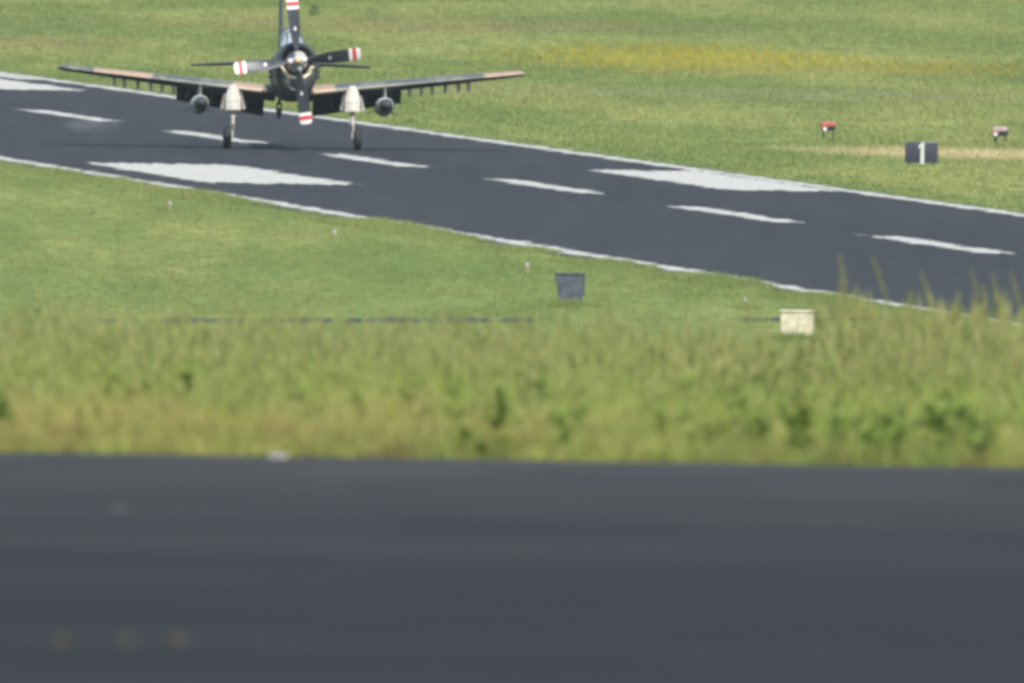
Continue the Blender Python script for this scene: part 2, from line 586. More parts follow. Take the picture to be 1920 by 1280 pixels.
def scatter(name, pts, rot, scl, pid, protos, label, cat):
    """a bed of plants nobody could count: points that carry instances of a few prototypes"""
    n = len(pts)
    me = bpy.data.meshes.new(name)
    me.vertices.add(n)
    me.vertices.foreach_set("co", np.asarray(pts, np.float32).ravel())
    for an, dt, arr, key in (("rot", 'FLOAT_VECTOR', rot, "vector"), ("scl", 'FLOAT_VECTOR', scl, "vector"), ("pid", 'INT', pid, "value")):
        at = me.attributes.new(an, dt, 'POINT')
        at.data.foreach_set(key, np.asarray(arr, np.int32 if dt == 'INT' else np.float32).ravel())
    o = bpy.data.objects.new(name, me)
    COL.objects.link(o)
    ng = bpy.data.node_groups.new(name, 'GeometryNodeTree')
    ng.interface.new_socket("Geometry", in_out='INPUT', socket_type='NodeSocketGeometry')
    ng.interface.new_socket("Geometry", in_out='OUTPUT', socket_type='NodeSocketGeometry')
    N = ng.nodes
    gi, go = N.new("NodeGroupInput"), N.new("NodeGroupOutput")
    gti = N.new("GeometryNodeGeometryToInstance")
    for pr in protos[::-1]:
        oi = N.new("GeometryNodeObjectInfo")
        oi.inputs["Object"].default_value = pr
        oi.inputs["As Instance"].default_value = False
        ng.links.new(oi.outputs["Geometry"], gti.inputs[0])
    iop = N.new("GeometryNodeInstanceOnPoints")
    ng.links.new(gi.outputs[0], iop.inputs["Points"])
    ng.links.new(gti.outputs[0], iop.inputs["Instance"])
    iop.inputs["Pick Instance"].default_value = True
    for an, dt, sock in (("pid", 'INT', "Instance Index"), ("rot", 'FLOAT_VECTOR', "Rotation"), ("scl", 'FLOAT_VECTOR', "Scale")):
        na = N.new("GeometryNodeInputNamedAttribute")
        na.data_type = dt
        na.inputs["Name"].default_value = an
        ng.links.new(na.outputs["Attribute"], iop.inputs[sock])
    ng.links.new(iop.outputs[0], go.inputs[0])
    md = o.modifiers.new("growth", 'NODES')
    md.node_group = ng
    return tag(o, label, cat, kind='stuff')


def vnoise(x, y, s, seed):
    """cheap smooth value noise for densities and heights"""
    g = np.random.default_rng(seed).random((64, 64))
    u, v = np.asarray(x) / s, np.asarray(y) / s
    i, j = np.floor(u).astype(int), np.floor(v).astype(int)
    fu, fv = u - i, v - j
    fu, fv = fu * fu * (3 - 2 * fu), fv * fv * (3 - 2 * fv)
    a = g[i % 64, j % 64]; b = g[(i + 1) % 64, j % 64]; c = g[i % 64, (j + 1) % 64]; d = g[(i + 1) % 64, (j + 1) % 64]
    return (a * (1 - fu) + b * fu) * (1 - fv) + (c * (1 - fu) + d * fu) * fv


def field(x0, x1, y0, y1, n):
    return rng.uniform(x0, x1, n), rng.uniform(y0, y1, n)


def bed(name, x, y, h, wmul, protos, pick, label, cat):
    n = len(x)
    z = gz(y)
    rot = np.zeros((n, 3)); rot[:, 2] = rng.uniform(0, 6.283, n)
    scl = np.stack([wmul, wmul, h], 1)
    return scatter(name, np.stack([x, y, z], 1), rot, scl, pick, protos, label, cat)


rr = random.Random(3)
tall = [proto("grass_clump", clump(rr, 30, 0.13, 0.5, 0.0055, 0.32, 0), [M_FORE, M_SEED]) for _ in range(3)] + \
       [proto("grass_clump", clump(rr, 26, 0.13, 0.5, 0.0055, 0.28, 2), [M_FORE, M_SEED]) for _ in range(2)]
x, y = field(-13, 13, 179.9, 300, 62000)
keep = (y > 180.2 + 0.5 * vnoise(x, y, 0.4, 5)) & (vnoise(x, y, 0.45, 6) > 0.24)
keep &= ~((y > 262) & (rng.random(len(x)) > 0.45))
x, y = x[keep], y[keep]
g01 = np.clip((y - 180.2) / 34.0, 0, 1)
hs = (0.40 + 0.60 * g01 ** 0.8) * (0.55 + 0.72 * vnoise(x, y, 0.8, 8)) * rng.uniform(0.7, 1.25, len(x))
pk = np.where(rng.random(len(x)) < 0.10 + 0.12 * g01, rng.integers(3, 5, len(x)), rng.integers(0, 3, len(x)))
hs *= np.where(y > 205, 1 - 0.36 * np.exp(-((x - 0.0101 * y) / 0.5) ** 2), 1.0)
bed("tall_grass", x, y, hs * 0.80 * (0.80 + 0.42 * vnoise(x, y, 2.3, 9)), 0.8 + 0.4 * rng.random(len(x)), tall, pk,
    "tall rough grass on the bank beyond the paved apron", "grass")

# ranker tufts along the crest
x, y = field(-12, 12, 222, 262, 5200)
keep = vnoise(x, y, 0.5, 91) > 0.46
x, y = x[keep], y[keep]
hs = rng.uniform(0.58, 1.16, len(x)) * (1 - 0.40 * np.exp(-((x - 0.0101 * y) / 0.4) ** 2))
bed("rank_grass", x, y, hs, rng.uniform(0.8, 1.2, len(x)), tall, rng.integers(0, 5, len(x)),
    "ranker tufts of green grass along the top of the bank", "grass")

# seed stalks that stand clear of the crest
seedy = []
for _ in range(4):
    mbs = MB()
    for i in range(3):
        az = rr.uniform(0, 6.28); ln = rr.uniform(0.04, 0.22); hh = rr.uniform(0.8, 1.05); bx, by = rr.uniform(-.08, .08), rr.uniform(-.08, .08)
        P = lambda f: (bx + math.cos(az) * ln * f ** 2, by + math.sin(az) * ln * f ** 2, hh * f)
        mbs.tube([P(0), P(0.4), P(0.72)], 0.0028, 4, 1)
        mbs.tube([P(0.72), P(0.78), P(0.88), P(1.0)], [0.003, 0.017, 0.013, 0.002], 5, 1)
    seedy.append(proto("seed_stalk", mbs, [M_FORE, M_SEED]))
x, y = field(-10, 10, 212, 258, 2000)
dens = np.where(x > 2.75, 1.0, np.where(x > 1.2, 0.6, 0.35)) * (vnoise(x, y, 1.3, 21) > 0.35)
keep = rng.random(len(x)) < dens
x, y = x[keep], y[keep]
bed("seed_stalks", x, y, rng.uniform(0.50, 0.88, len(x)) * np.where(x > 2.75, 1.14, 0.74), np.ones(len(x)), seedy, rng.integers(0, 4, len(x)),
    "pale seeding grass stalks rising above the bank", "grass")

# single stalks tall enough to stand out against the runway
LAST = [None]


def stalk(x_, y_, h_, lean, first):
    o = empty("grass_stalk", (x_, y_, float(gz(y_))))
    P = lambda f: (-lean * f ** 2.2, 0.04 * math.sin(3 * f), h_ * f)
    m1 = MB(); m1.tube([P(0), P(0.35), P(0.62), P(0.70)], [0.004, 0.0035, 0.003, 0.0025], 5)
    m1.build("stem", M_SEED, o)
    m2 = MB()
    for k in range(26):
        f = 0.66 + 0.34 * k / 25
        c_ = Vector(P(f)); w = 0.052 * math.sin(math.pi * (0.12 + 0.88 * (k / 25)) ) + 0.004
        a_ = k * 2.4
        q = Vector((math.cos(a_) * w, math.sin(a_) * w, 0.034))
        n_ = Vector((-math.sin(a_), math.cos(a_), 0)) * 0.010
        m2.poly([c_, c_ + q * 0.5 + n_, c_ + q, c_ + q * 0.5 - n_])
    m2.tube([P(0.68), P(0.76), P(0.88), P(1.0)], [0.004, 0.010, 0.008, 0.001], 5)
    hd = m2.build("seed_head", M_SEED, o); hd["kind"] = 'stuff'
    for k in range(2):
        m3 = MB(); blade(m3, rr, (0, 0), h_ * rr.uniform(0.5, 0.78), 0.016, h_ * rr.uniform(0.15, 0.35), rr.uniform(0, 6.28), 0, 4)
        m3.build("leaf", M_FORE, o)
    LAST[0] = o.name
    tag(o, "tall pale seeding grass stalk rising above the bank against the dark runway", "grass stalk", "seeding grass stalks in front of the runway")


for (px_, top_, lean_, lb) in (
        (0.86, 0.98, 0.06, "single short pale grass stalk above the bank, well left of the cream box"),
        (2.14, 0.86, 0.08, "low grass stalk above the bank just left of the cream box"),
        (2.66, 0.94, 0.10, "grass stalk rising just right of the cream box"),
        (2.88, 1.04, 0.08, "upright shorter stalk left of the pair of tallest leaning stalks"),
        (3.05, 1.22, 0.14, "left one of the two tallest stalks leaning left against the runway"),
        (3.36, 1.22, 0.24, "right one of the two tallest stalks, leaning most against the runway"),
        (3.45, 0.95, 0.05, "short stalk at the foot of the most leaning tall stalk"),
        (3.78, 1.10, 0.16, "slender leaning stalk alone in the gap right of the two tallest stalks"),
        (4.08, 1.14, 0.16, "left stalk of the close clump near the right edge"),
        (4.15, 1.10, 0.05, "upright stalk in the middle of the close clump near the right edge"),
        (4.24, 0.98, 0.05, "shorter stalk on the right of the close clump near the right edge"),
        (4.42, 1.13, 0.18, "leaning stalk standing apart nearest the right edge of the picture")):
    stalk(px_, 240 + rr.uniform(-6, 6), top_ + 0.03, lean_, None)
    bpy.data.objects[LAST[0]]["label"] = lb

# broad leaved weeds low in the bank
weeds = []
for _ in range(3):
    mw = MB()
    for i in range(22):
        az = rr.uniform(0, 6.28); L = rr.uniform(0.05, 0.12); h0 = rr.uniform(0.02, 0.22); d0 = rr.uniform(0, 0.07)
        c, s = math.cos(az), math.sin(az); w = L * 0.32; up = rr.uniform(0.1, 0.7)
        b = (d0 * c, d0 * s, h0)
        mw.poly([b, (b[0] + c * L * .5 - s * w, b[1] + s * L * .5 + c * w, h0 + up * L * .6),
                 (b[0] + c * L, b[1] + s * L, h0 + up * L), (b[0] + c * L * .5 + s * w, b[1] + s * L * .5 - c * w, h0 + up * L * .55)])
    weeds.append(proto("weed", mw, [M_WEED]))
x, y = field(-11, 11, 180.6, 236, 6500)
keep = vnoise(x, y, 1.3, 31) > np.where(x > 1, 0.68, 0.74)
x, y = x[keep], y[keep]
bed("broadleaf_weeds", x, y, rng.uniform(0.7, 1.7, len(x)), rng.uniform(0.8, 1.4, len(x)), weeds, rng.integers(0, 3, len(x)),
    "dark green broad leaved weeds low in the grass bank", "weeds")

# mown grass between the crest and the runway
short = [proto("turf_tuft", clump(rr, 22, 0.17, 0.10, 0.011, 0.8), [M_NEAR]) for _ in range(4)]
x, y = field(-24, 22, 575, 880, 50000)
s = x + TS * y
over = np.where((x > 0.5) & (x < 4.9), 1.0, np.where(x < -9.5, 0.9, np.where(x > 4.9, 0.35, 0.48)))     # the old taxiway is largely grown over
grown = vnoise(x, x * 0 + 2.2, 0.75, 78) < over
keep = (s < S0 + 0.75 * vnoise(x, y, 5.0, 44)) & ((np.abs(y - (671 + 0.72 * x)) > 2.6 + 0.9 * vnoise(x, y, 1.5, 77)) | grown) & (s > 60)
x, y, s = x[keep], y[keep], s[keep]
hs = (0.52 + 0.60 * vnoise(x, y * 0.10, 1.6, 41)) * rng.uniform(0.8, 1.15, len(x))
hs *= np.where(s > S0 - 0.8, 0.6 + 3.4 * np.clip(vnoise(x, y, 4.5, 43) - 0.25, 0, 1), 1.0)
bed("mown_grass", x, y, hs, rng.uniform(0.9, 1.5, len(x)), short, rng.integers(0, 4, len(x)),
    "short green grass between the bank and the runway", "grass")

# taller unmown tufts that lean over the near edge line here and there
y = rng.uniform(660, 885, 9000)
s = rng.uniform(S0 - 1.2, S0 + 0.55, len(y))
zone = vnoise(np.zeros_like(y) + 3.3, y, 7.5, 143)
keep = zone > 0.44
y, s, zone = y[keep], s[keep], zone[keep]
bed("verge_grass", s - TS * y, y, rng.uniform(1.1, 2.1, len(y)) * (0.55 + 1.1 * (zone - 0.44) / 0.4), rng.uniform(0.9, 1.5, len(y)), short, rng.integers(0, 4, len(y)),
    "longer unmown grass leaning over the near edge line of the runway", "grass")

# grass the mower cannot reach, grown up round the board, the cabinet and the lights
gx_, gy_ = [], []
for (cx_, cy_, n_, wx_, wy_) in ((1.43, 685.5, 60, 0.55, 0.7), (6.80, 654.9, 90, 0.65, 0.6), (-9.97, 796.5, 10, 0.25, 0.4), (-4.95, 759.8, 7, 0.25, 0.4),
                                 (0.36, 722.5, 7, 0.25, 0.4), (5.80, 686.6, 12, 0.25, 0.4)):
    gx_.append(rng.normal(cx_, wx_ * 0.6, n_)); gy_.append(rng.uniform(cy_ - wy_, cy_ + 0.1, n_))
x = np.concatenate(gx_); y = np.concatenate(gy_)
bed("uncut_grass", x, y, rng.uniform(1.4, 3.4, len(x)), rng.uniform(0.6, 1.0, len(x)), short, rng.integers(0, 4, len(x)),
    "uncut grass grown up round the grey board, cream box and edge lights", "grass")

# the field beyond the runway
mead = [proto("meadow_tuft", clump(rr, 24, 0.26, 0.20, 0.018, 0.7), [M_FAR]) for _ in range(4)]
x, y = field(-46, 46, 790, 1420, 125000)
s = x + TS * y
keep = (s > S1 - 0.05) & (s < 245) & ((y < 1100) | (rng.random(len(x)) < 0.75))
x, y, s = x[keep], y[keep], s[keep]
hs = (0.46 + 0.50 * vnoise(x, y * 0.10, 3.0, 51)) * rng.uniform(0.78, 1.2, len(x))
hs *= np.where(s < S1 + 0.7, 0.6, 1.0)
bed("meadow_grass", x, y, hs, rng.uniform(0.9, 1.6, len(x)), mead, rng.integers(0, 4, len(x)),
    "wide green grass field beyond the runway", "grass")

# yellow flowers in the far field
fl = []
for _ in range(3):
    mf = MB()
    for i in range(9):
        a, d = rr.uniform(0, 6.28), rr.uniform(0.02, 0.16)
        hx, hy, hz = d * math.cos(a), d * math.sin(a), rr.uniform(0.16, 0.36)
        mf.tube([(hx * .4, hy * .4, 0), (hx, hy, hz)], 0.004, 3, 0, False)
        r0 = rr.uniform(0.010, 0.020)
        mf.revolve_y([(0, r0), (0.01, r0 * .5)], 0, 0, 6, 1)
        nv = 12
        for q in range(len(mf.v) - nv, len(mf.v)):
            vx, vy, vz = mf.v[q]
            mf.v[q] = (hx + vx, hy + vz * .8, hz + vy + vz * 0.5)
    fl.append(proto("flower_tuft", mf, [M_FAR, M_FLOW]))
x, y = field(-3, 22, 1060, 1172, 9000)
e1 = np.hypot((x - 6.0) / 6.0, (y - 1112) / 36); e2 = np.hypot((x - 17) / 8.0, (y - 1095) / 22)
dn = np.clip(1.25 - e1, 0, 1) * 1.0 + np.clip(1.2 - e2, 0, 1) * 0.35
keep = rng.random(len(x)) < dn * (0.25 + 1.0 * vnoise(x, y, 4.0, 61)) * 0.8
x, y = x[keep], y[keep]
bed("yellow_flowers", x, y, rng.uniform(0.6, 1.15, len(x)), np.ones(len(x)), fl, rng.integers(0, 3, len(x)),
    "drift of yellow wildflowers in the field beyond the runway", "flowers")

# ------------------------------------------------------------------ the aircraft
HX, HY, YAW, PIT = -7.26, 897.7, R(3.6), R(3.0)
plane = empty("propeller_aircraft", (HX, HY, 0.016), (-PIT, 0, YAW))
tag(plane, "dark camouflaged propeller warplane landing on the runway with red and white propeller tips", "aircraft")

t = NT("aircraft_camouflage_green")
o = t.obj()
nz = t.noise(o, 0.9, 3, 0.5)
fine = t.noise(o, 7.0, 4, 0.6)
c = t.mix(t.rng(nz, 0.46, 0.54), (0.038, 0.046, 0.045), (0.066, 0.076, 0.068))
c = t.bright(c, t.rng(fine, 0.25, 0.75, 0.85, 1.15))
t.principled(c, 0.5, 0, 0.35)
M_CAMO = t.mat


def wing_mat(wins):
    t = NT("wing_camouflage")
    o = t.obj()
    sx = t.n("ShaderNodeSeparateXYZ"); t.l(o, sx.inputs[0])
    nz = t.noise(o, 1.1, 3, 0.5)
    xx = t.math('ADD', sx.outputs[0], t.math('MULTIPLY', t.math('SUBTRACT', nz, 0.5), 0.9))
    m = None
    for a, b in wins:
        w = t.math('MULTIPLY', t.rng(xx, a - 0.05, a + 0.05), t.rng(xx, b - 0.05, b + 0.05, 1, 0))
        m = w if m is None else t.math('MAXIMUM', m, w)
    fine = t.noise(o, 6.0, 4, 0.6)
    g = t.mix(t.rng(nz, 0.47, 0.53), (0.120, 0.125, 0.100), (0.070, 0.080, 0.072))
    c = t.mix(m, g, (0.28, 0.20, 0.14))
    c = t.bright(c, t.rng(fine, 0.25, 0.75, 0.85, 1.12))
    t.principled(c, 0.40, 0, 0.5)
    return t.mat


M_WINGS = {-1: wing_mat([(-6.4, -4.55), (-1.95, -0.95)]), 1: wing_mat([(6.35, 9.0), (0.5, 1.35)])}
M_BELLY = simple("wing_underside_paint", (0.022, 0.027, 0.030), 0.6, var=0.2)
M_DARKMETAL = simple("dark_metal", (0.022, 0.024, 0.028), 0.45, 0.3)
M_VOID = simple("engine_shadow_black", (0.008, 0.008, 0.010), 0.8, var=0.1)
M_GREY = simple("engine_grey_casting", (0.38, 0.375, 0.365), 0.45, 0.15, var=0.3, scale=7)
M_WHITE = simple("gear_white_paint", (0.39, 0.38, 0.33), 0.5, var=0.06)
M_TIPW = simple("propeller_white_paint", (0.66, 0.65, 0.60), 0.5, var=0.04)
M_TIPR = simple("propeller_red_paint", (0.52, 0.035, 0.040), 0.5, var=0.10)
M_BLADE = simple("propeller_black_paint", (0.030, 0.033, 0.042), 0.38, 0, 0.5, var=0.15)
M_TYRE = simple("tyre_rubber", (0.016, 0.017, 0.019), 0.8, var=0.2)
M_RIM = simple("wheel_rim_paint", (0.06, 0.062, 0.065), 0.5)
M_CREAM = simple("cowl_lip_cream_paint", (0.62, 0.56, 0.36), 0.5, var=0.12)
M_BRASS = simple("hub_cap_ochre", (0.62, 0.43, 0.14), 0.45, 0.1, var=0.15)
M_TANK = simple("drop_tank_grey_paint", (0.42, 0.43, 0.42), 0.45, 0, 0.4, var=0.12)
M_NOSE = simple("drop_tank_dark_nose", (0.040, 0.047, 0.052), 0.5)
M_PYLON = simple("pylon_grey_paint", (0.40, 0.40, 0.375), 0.55, var=0.15)
M_OLEO = simple("oleo_chrome", (0.70, 0.71, 0.72), 0.25, 0.6, var=0.05)
t = NT("canopy_glass")
pg = t.principled((0.42, 0.50, 0.56), 0.06, 0, 0.8)
pg.inputs["Transmission Weight"].default_value = 0.45
M_GLASS = t.mat

HUBZ = 2.79


def egg(y, top, bot, hw, zc, e=2.2, n=48):
    L = []
    for k in range(n):
        th = 2 * math.pi * k / n
        s_, c_ = math.sin(th), math.cos(th)
        x_ = hw * math.copysign(abs(s_) ** (2 / e), s_)
        h = (top - zc) if c_ > 0 else (zc - bot)
        L.append((x_, y, zc + h * math.copysign(abs(c_) ** (2 / e), c_)))
    return L


def circ(y, r, cz, n=48):
    return [(r * math.sin(2 * math.pi * k / n), y, cz + r * math.cos(2 * math.pi * k / n)) for k in range(n)]


def lerp_loop(a, b, f, y):
    return [(p[0] * (1 - f) + q[0] * f, y, p[2] * (1 - f) + q[2] * f) for p, q in zip(a, b)]


# cowling: round mouth above, deep chin below
E = egg(0, 3.44, 1.62, 0.725, 2.60, 2.15)
O = circ(0, 0.575, HUBZ)
mb = MB()
loops = [lerp_loop(E, O, 0.0, -0.80), lerp_loop(E, O, 0.0, -1.45), lerp_loop(E, O, 0.05, -1.85), lerp_loop(E, O, 0.20, -2.06),
         lerp_loop(E, O, 0.45, -2.17), lerp_loop(E, O, 0.75, -2.215), circ(-2.225, 0.575, HUBZ), circ(-2.20, 0.54, HUBZ),
         circ(-2.10, 0.485, HUBZ), circ(-1.95, 0.475, HUBZ)]
mb.loft(loops, 0, False, False)
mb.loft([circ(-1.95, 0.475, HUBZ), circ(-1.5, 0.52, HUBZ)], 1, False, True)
cowl = mb.build("cowling", [M_CAMO, M_VOID], plane, 40)
mb = MB()
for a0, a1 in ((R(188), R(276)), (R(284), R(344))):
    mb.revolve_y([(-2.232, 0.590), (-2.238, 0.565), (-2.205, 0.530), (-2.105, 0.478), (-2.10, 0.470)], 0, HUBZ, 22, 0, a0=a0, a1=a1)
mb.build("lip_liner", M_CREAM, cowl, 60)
# chin intake
mb = MB()
def ell(y, rx, rz, cz=2.03, n=28):
    return [(rx * math.cos(2 * math.pi * k / n), y, cz + rz * math.sin(2 * math.pi * k / n)) for k in range(n)]
mb.loft([ell(-2.00, 0.33, 0.235), ell(-2.20, 0.315, 0.22), ell(-2.255, 0.285, 0.19), ell(-2.24, 0.25, 0.16), ell(-2.0, 0.23, 0.14)], 0, False, False)
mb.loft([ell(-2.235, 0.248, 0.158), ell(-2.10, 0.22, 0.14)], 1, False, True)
mb.build("chin_intake", [M_CAMO, M_VOID], cowl, 40)
# engine inside the mouth
mb = MB()
mb.revolve_y([(-1.55, 0.37), (-2.05, 0.365), (-2.15, 0.34), (-2.24, 0.26), (-2.32, 0.20), (-2.36, 0.16)], 0, HUBZ, 32)
eng = mb.build("engine", M_GREY, plane, 40)
for k in range(9):
    a = 2 * math.pi * k / 9 + 0.2
    mb = MB()
    mb.tube([(0.3 * math.cos(a), -1.72, HUBZ + 0.3 * math.sin(a)), (0.46 * math.cos(a), -1.72, HUBZ + 0.46 * math.sin(a))], 0.085, 12)
    mb.build("cylinder_head", M_DARKMETAL, eng, 40)
for k in range(8):
    a = 2 * math.pi * k / 8 + 0.35
    mb = MB()
    mb.tube([(0.27 * math.cos(a), -2.14, HUBZ + 0.27 * math.sin(a)), (0.34 * math.cos(a), -1.9, HUBZ + 0.34 * math.sin(a))], 0.032, 8)
    mb.build("push_rod_cover", M_GREY if k % 3 else M_DARKMETAL, eng, 40)
# propeller
PY = -2.52
mb = MB()
mb.revolve_y([(-2.36, 0.13), (-2.38, 0.17), (-2.64, 0.17), (-2.68, 0.13), (-2.74, 0.12), (-2.80, 0.09)], 0, HUBZ, 24)
for k in range(4):
    a = R(97 + 90 * k)
    mb.tube([(0.12 * math.cos(a), PY, HUBZ + 0.12 * math.sin(a)), (0.30 * math.cos(a), PY, HUBZ + 0.30 * math.sin(a))], [0.115, 0.105], 14)
hub = mb.build("propeller_hub", M_GREY, plane, 40)
mb = MB()
mb.revolve_y([(-2.79, 0.092), (-2.84, 0.088), (-2.88, 0.06), (-2.90, 0.0001)], 0, HUBZ, 18)
mb.build("hub_cap", M_BRASS, hub, 50)


def blade_loop(r, a):
    """cross-section of a propeller blade at radius r"""
    if r < 0.5:
        f = (r - 0.28) / 0.22
        ch, th = 0.17 + 0.11 * f, 0.16 - 0.08 * f
    else:
        f = min(1.0, (r - 0.5) / 0.5)
        ch, th = 0.28 + 0.155 * f, 0.08 - 0.045 * f
        if r > 1.3: ch -= 0.02 * (r - 1.3)
    beta = R(48 - 27 * min(1, (r - 0.28) / 1.4))
    if r > 2.0: ch *= 1 - 0.35 * ((r - 2.0) / 0.07) ** 2
    L = []
    for k in range(14):
        q = 2 * math.pi * k / 14
        u, w = math.cos(q) * ch / 2, math.sin(q) * th / 2
        xx = u * math.cos(beta) - w * math.sin(beta)
        yy = u * math.sin(beta) + w * math.cos(beta)
        # blade along local +Z, spin about Y so that angle a is counter-clockwise seen from the front
        px, pz = xx, r
        ca, sa = math.cos(a - math.pi / 2), math.sin(a - math.pi / 2)
        L.append((px * ca - pz * sa, PY + yy, HUBZ + px * sa + pz * ca))
    return L


for k in range(4):
    a = R((95.8, 187.6, 278.6, 7.4)[k])
    mb = MB()
    mb.loft([blade_loop(r, a) for r in (0.28, 0.36, 0.45, 0.55, 0.7, 0.85, 1.0, 1.2, 1.45, 1.69)])
    bl = mb.build("propeller_blade", M_BLADE, plane, 40)
    for r0, r1, m in ((1.692, 1.802, M_TIPW), (1.804, 1.930, M_TIPR), (1.932, 2.07, M_TIPW)):
        mb = MB()
        mb.loft([blade_loop(r, a) for r in np.linspace(r0, r1, 4)])
        tb = mb.build("tip_band", m, bl, 40)
        if m is M_TIPR: tb["label"] = "red tip band"
    # maker's small triangular mark, about half way out
    r = 1.06
    Lc = blade_loop(r, a)
    ctr = sum((Vector(q) for q in Lc), Vector()) / 14
    beta = R(48 - 27 * min(1, (r - 0.28) / 1.4))
    ca, sa = math.cos(a - math.pi / 2), math.sin(a - math.pi / 2)
    ex = Vector((math.cos(beta) * ca, math.sin(beta), math.cos(beta) * sa)); ez = Vector((-sa, 0, ca))
    nrm = ex.cross(ez)
    if nrm.y > 0: nrm = -nrm
    mb = MB()
    up = Vector((0, 0, 1)) - nrm * nrm.z; up.normalize(); sd_ = nrm.cross(up)
    fr = [ctr + nrm * 0.030 + up * u + sd_ * w for u, w in ((0.085, 0), (-0.04, 0.06), (-0.06, 0.0), (-0.04, -0.06))]
    bk = [q - nrm * 0.008 for q in fr]
    mb.loft([fr, bk])
    mb.build("blade_mark", M_TIPW, bl)

# fuselage
st = [(-0.82, 3.41, 1.60, 0.705, 2.60, 2.15), (-0.3, 3.42, 1.58, 0.71, 2.55, 2.2), (0.5, 3.42, 1.57, 0.70, 2.5, 2.25), (1.6, 3.42, 1.60, 0.68, 2.5, 2.25),
      (3.0, 3.40, 1.72, 0.62, 2.55, 2.2), (4.5, 3.34, 1.98, 0.52, 2.65, 2.15), (6.0, 3.27, 2.28, 0.40, 2.75, 2.1), (7.5, 3.20, 2.56, 0.27, 2.85, 2.0),
      (8.6, 3.14, 2.76, 0.15, 2.92, 2.0), (9.0, 3.06, 2.88, 0.05, 2.96, 2.0)]
mb = MB()
mb.loft([egg(*q[0:1], *q[1:]) for q in st], 0, True, True)
mb.build("fuselage", M_CAMO, plane, 40)
for sgn in (-1, 1):
    mb = MB()
    for k in range(3):
        z = 2.35 + 0.17 * k
        mb.tube([(sgn * 0.68, -0.95, z), (sgn * 0.77, -0.80, z), (sgn * 0.80, -0.55, z - 0.02)], [0.05, 0.06, 0.055], 10)
    mb.build("exhaust_stack", M_DARKMETAL, plane, 40)
    mb = MB()
    mb.loft([[(sgn * (0.66 + 0.07 * w), -0.5 + u, 2.9 + q) for (w, q) in ((0, -0.12), (1, -0.06), (1, 0.06), (0, 0.12))] for u in (0, 0.45)])
    mb.build("cooling_flap", M_CAMO, plane)
# canopy
def can(y, base, top, hw, n=24):
    return [(hw * math.cos(math.pi * k / n) * (1 - 0.10 * math.sin(math.pi * k / n)), y, base + (top - base) * math.sin(math.pi * k / n) ** 0.8) for k in range(n + 1)]
mb = MB()
mb.loft([can(0.25, 3.36, 3.40, 0.40), can(0.55, 3.36, 3.66, 0.40), can(0.85, 3.36, 3.86, 0.39)], 0, False, False, closed=False)
ws_ = mb.build("windscreen", M_GLASS, plane, 50)
mb = MB()
mb.loft([can(0.9, 3.36, 3.90, 0.41), can(1.4, 3.36, 4.02, 0.42), can(2.1, 3.36, 4.00, 0.41), can(2.8, 3.36, 3.80, 0.33), can(3.4, 3.36, 3.46, 0.12)], 0, False, False, closed=False)
cn = mb.build("canopy", M_GLASS, plane, 50)
for q in (can(0.875, 3.36, 3.885, 0.405), can(1.45, 3.36, 4.03, 0.43)):
    mb = MB()
    mb.tube([(p_[0], p_[1], p_[2]) for p_ in q], 0.022, 6)
    mb.build("canopy_frame", M_CAMO, cn, 40)
for sx_ in (-0.17, 0.17):
    mb = MB()
    mb.tube([(sx_ * 1.3, 0.24, 3.41), (sx_, 0.56, 3.66), (sx_, 0.86, 3.86)], 0.02, 6)
    mb.build("windscreen_frame", M_CAMO, ws_, 40)
mb = MB()
mb.box((0, 1.55, 3.62), (0.34, 0.14, 0.5), bev=0.05)
mb.box((0, 1.5, 3.90), (0.2, 0.1, 0.12), bev=0.03)
mb.build("pilot_seat", M_DARKMETAL, plane, 40)


def foil(n, t_, camber=0.02, c0=0.0, c1=1.0):
    """closed airfoil outline between chord fractions c0 and c1: list of (x, z)"""
    def th(x): return 5 * t_ * (0.2969 * math.sqrt(max(x, 0)) - 0.126 * x - 0.3516 * x * x + 0.2843 * x ** 3 - 0.1015 * x ** 4)
    def cm(x): return camber * (2 * 0.4 * x - x * x) / 0.16 if x < 0.4 else camber * (1 - 0.8 + 0.8 * x - x * x) / 0.36
    xs_ = [c0 + (c1 - c0) * 0.5 * (1 - math.cos(math.pi * k / n)) for k in range(n + 1)]
    up = [(x, cm(x) + th(x)) for x in xs_]
    lo = [(x, cm(x) - th(x)) for x in xs_]
    return up, lo


def wing_geo(ax):
    """leading edge, chord, thickness and incidence at distance ax from the centreline"""
    f = (ax - 0.7) / (7.62 - 0.7)
    yl = 0.10 + 0.34 * f
    ch = 3.05 - 1.25 * f
    th_ = 0.165 - 0.05 * f
    zl = 2.00 + (ax - 1.94) * 0.1045
    inc = R(2.6 - 2.6 * f)
    return yl, ch, th_, zl, inc


def wing_loops(sgn, stations, c0, c1, n=14, shrink=None, rot=0.0, hinge=None):
    loops = []
    for i, ax in enumerate(stations):
        yl, ch, th_, zl, inc = wing_geo(ax)
        up, lo = foil(n, th_, 0.018, c0, c1)
        k = 1.0 if shrink is None else shrink[i]
        L = []
        pts = up + lo[::-1]
        for (u, w) in pts:
            uu = u
            if k < 1: uu = 0.45 + (u - 0.45) * (0.55 + 0.45 * k); w = w * k
            if rot:
                hu, hw = hinge
                du, dw = uu - hu, w - hw
                uu = hu + du * math.cos(rot) + dw * math.sin(rot)
                w = hw - du * math.sin(rot) + dw * math.cos(rot)
            yy = uu * ch * math.cos(inc) + w * ch * math.sin(inc)
            zz = -uu * ch * math.sin(inc) + w * ch * math.cos(inc)
            L.append((sgn * ax, yl + yy, zl + zz))
        loops.append(L)
    return loops


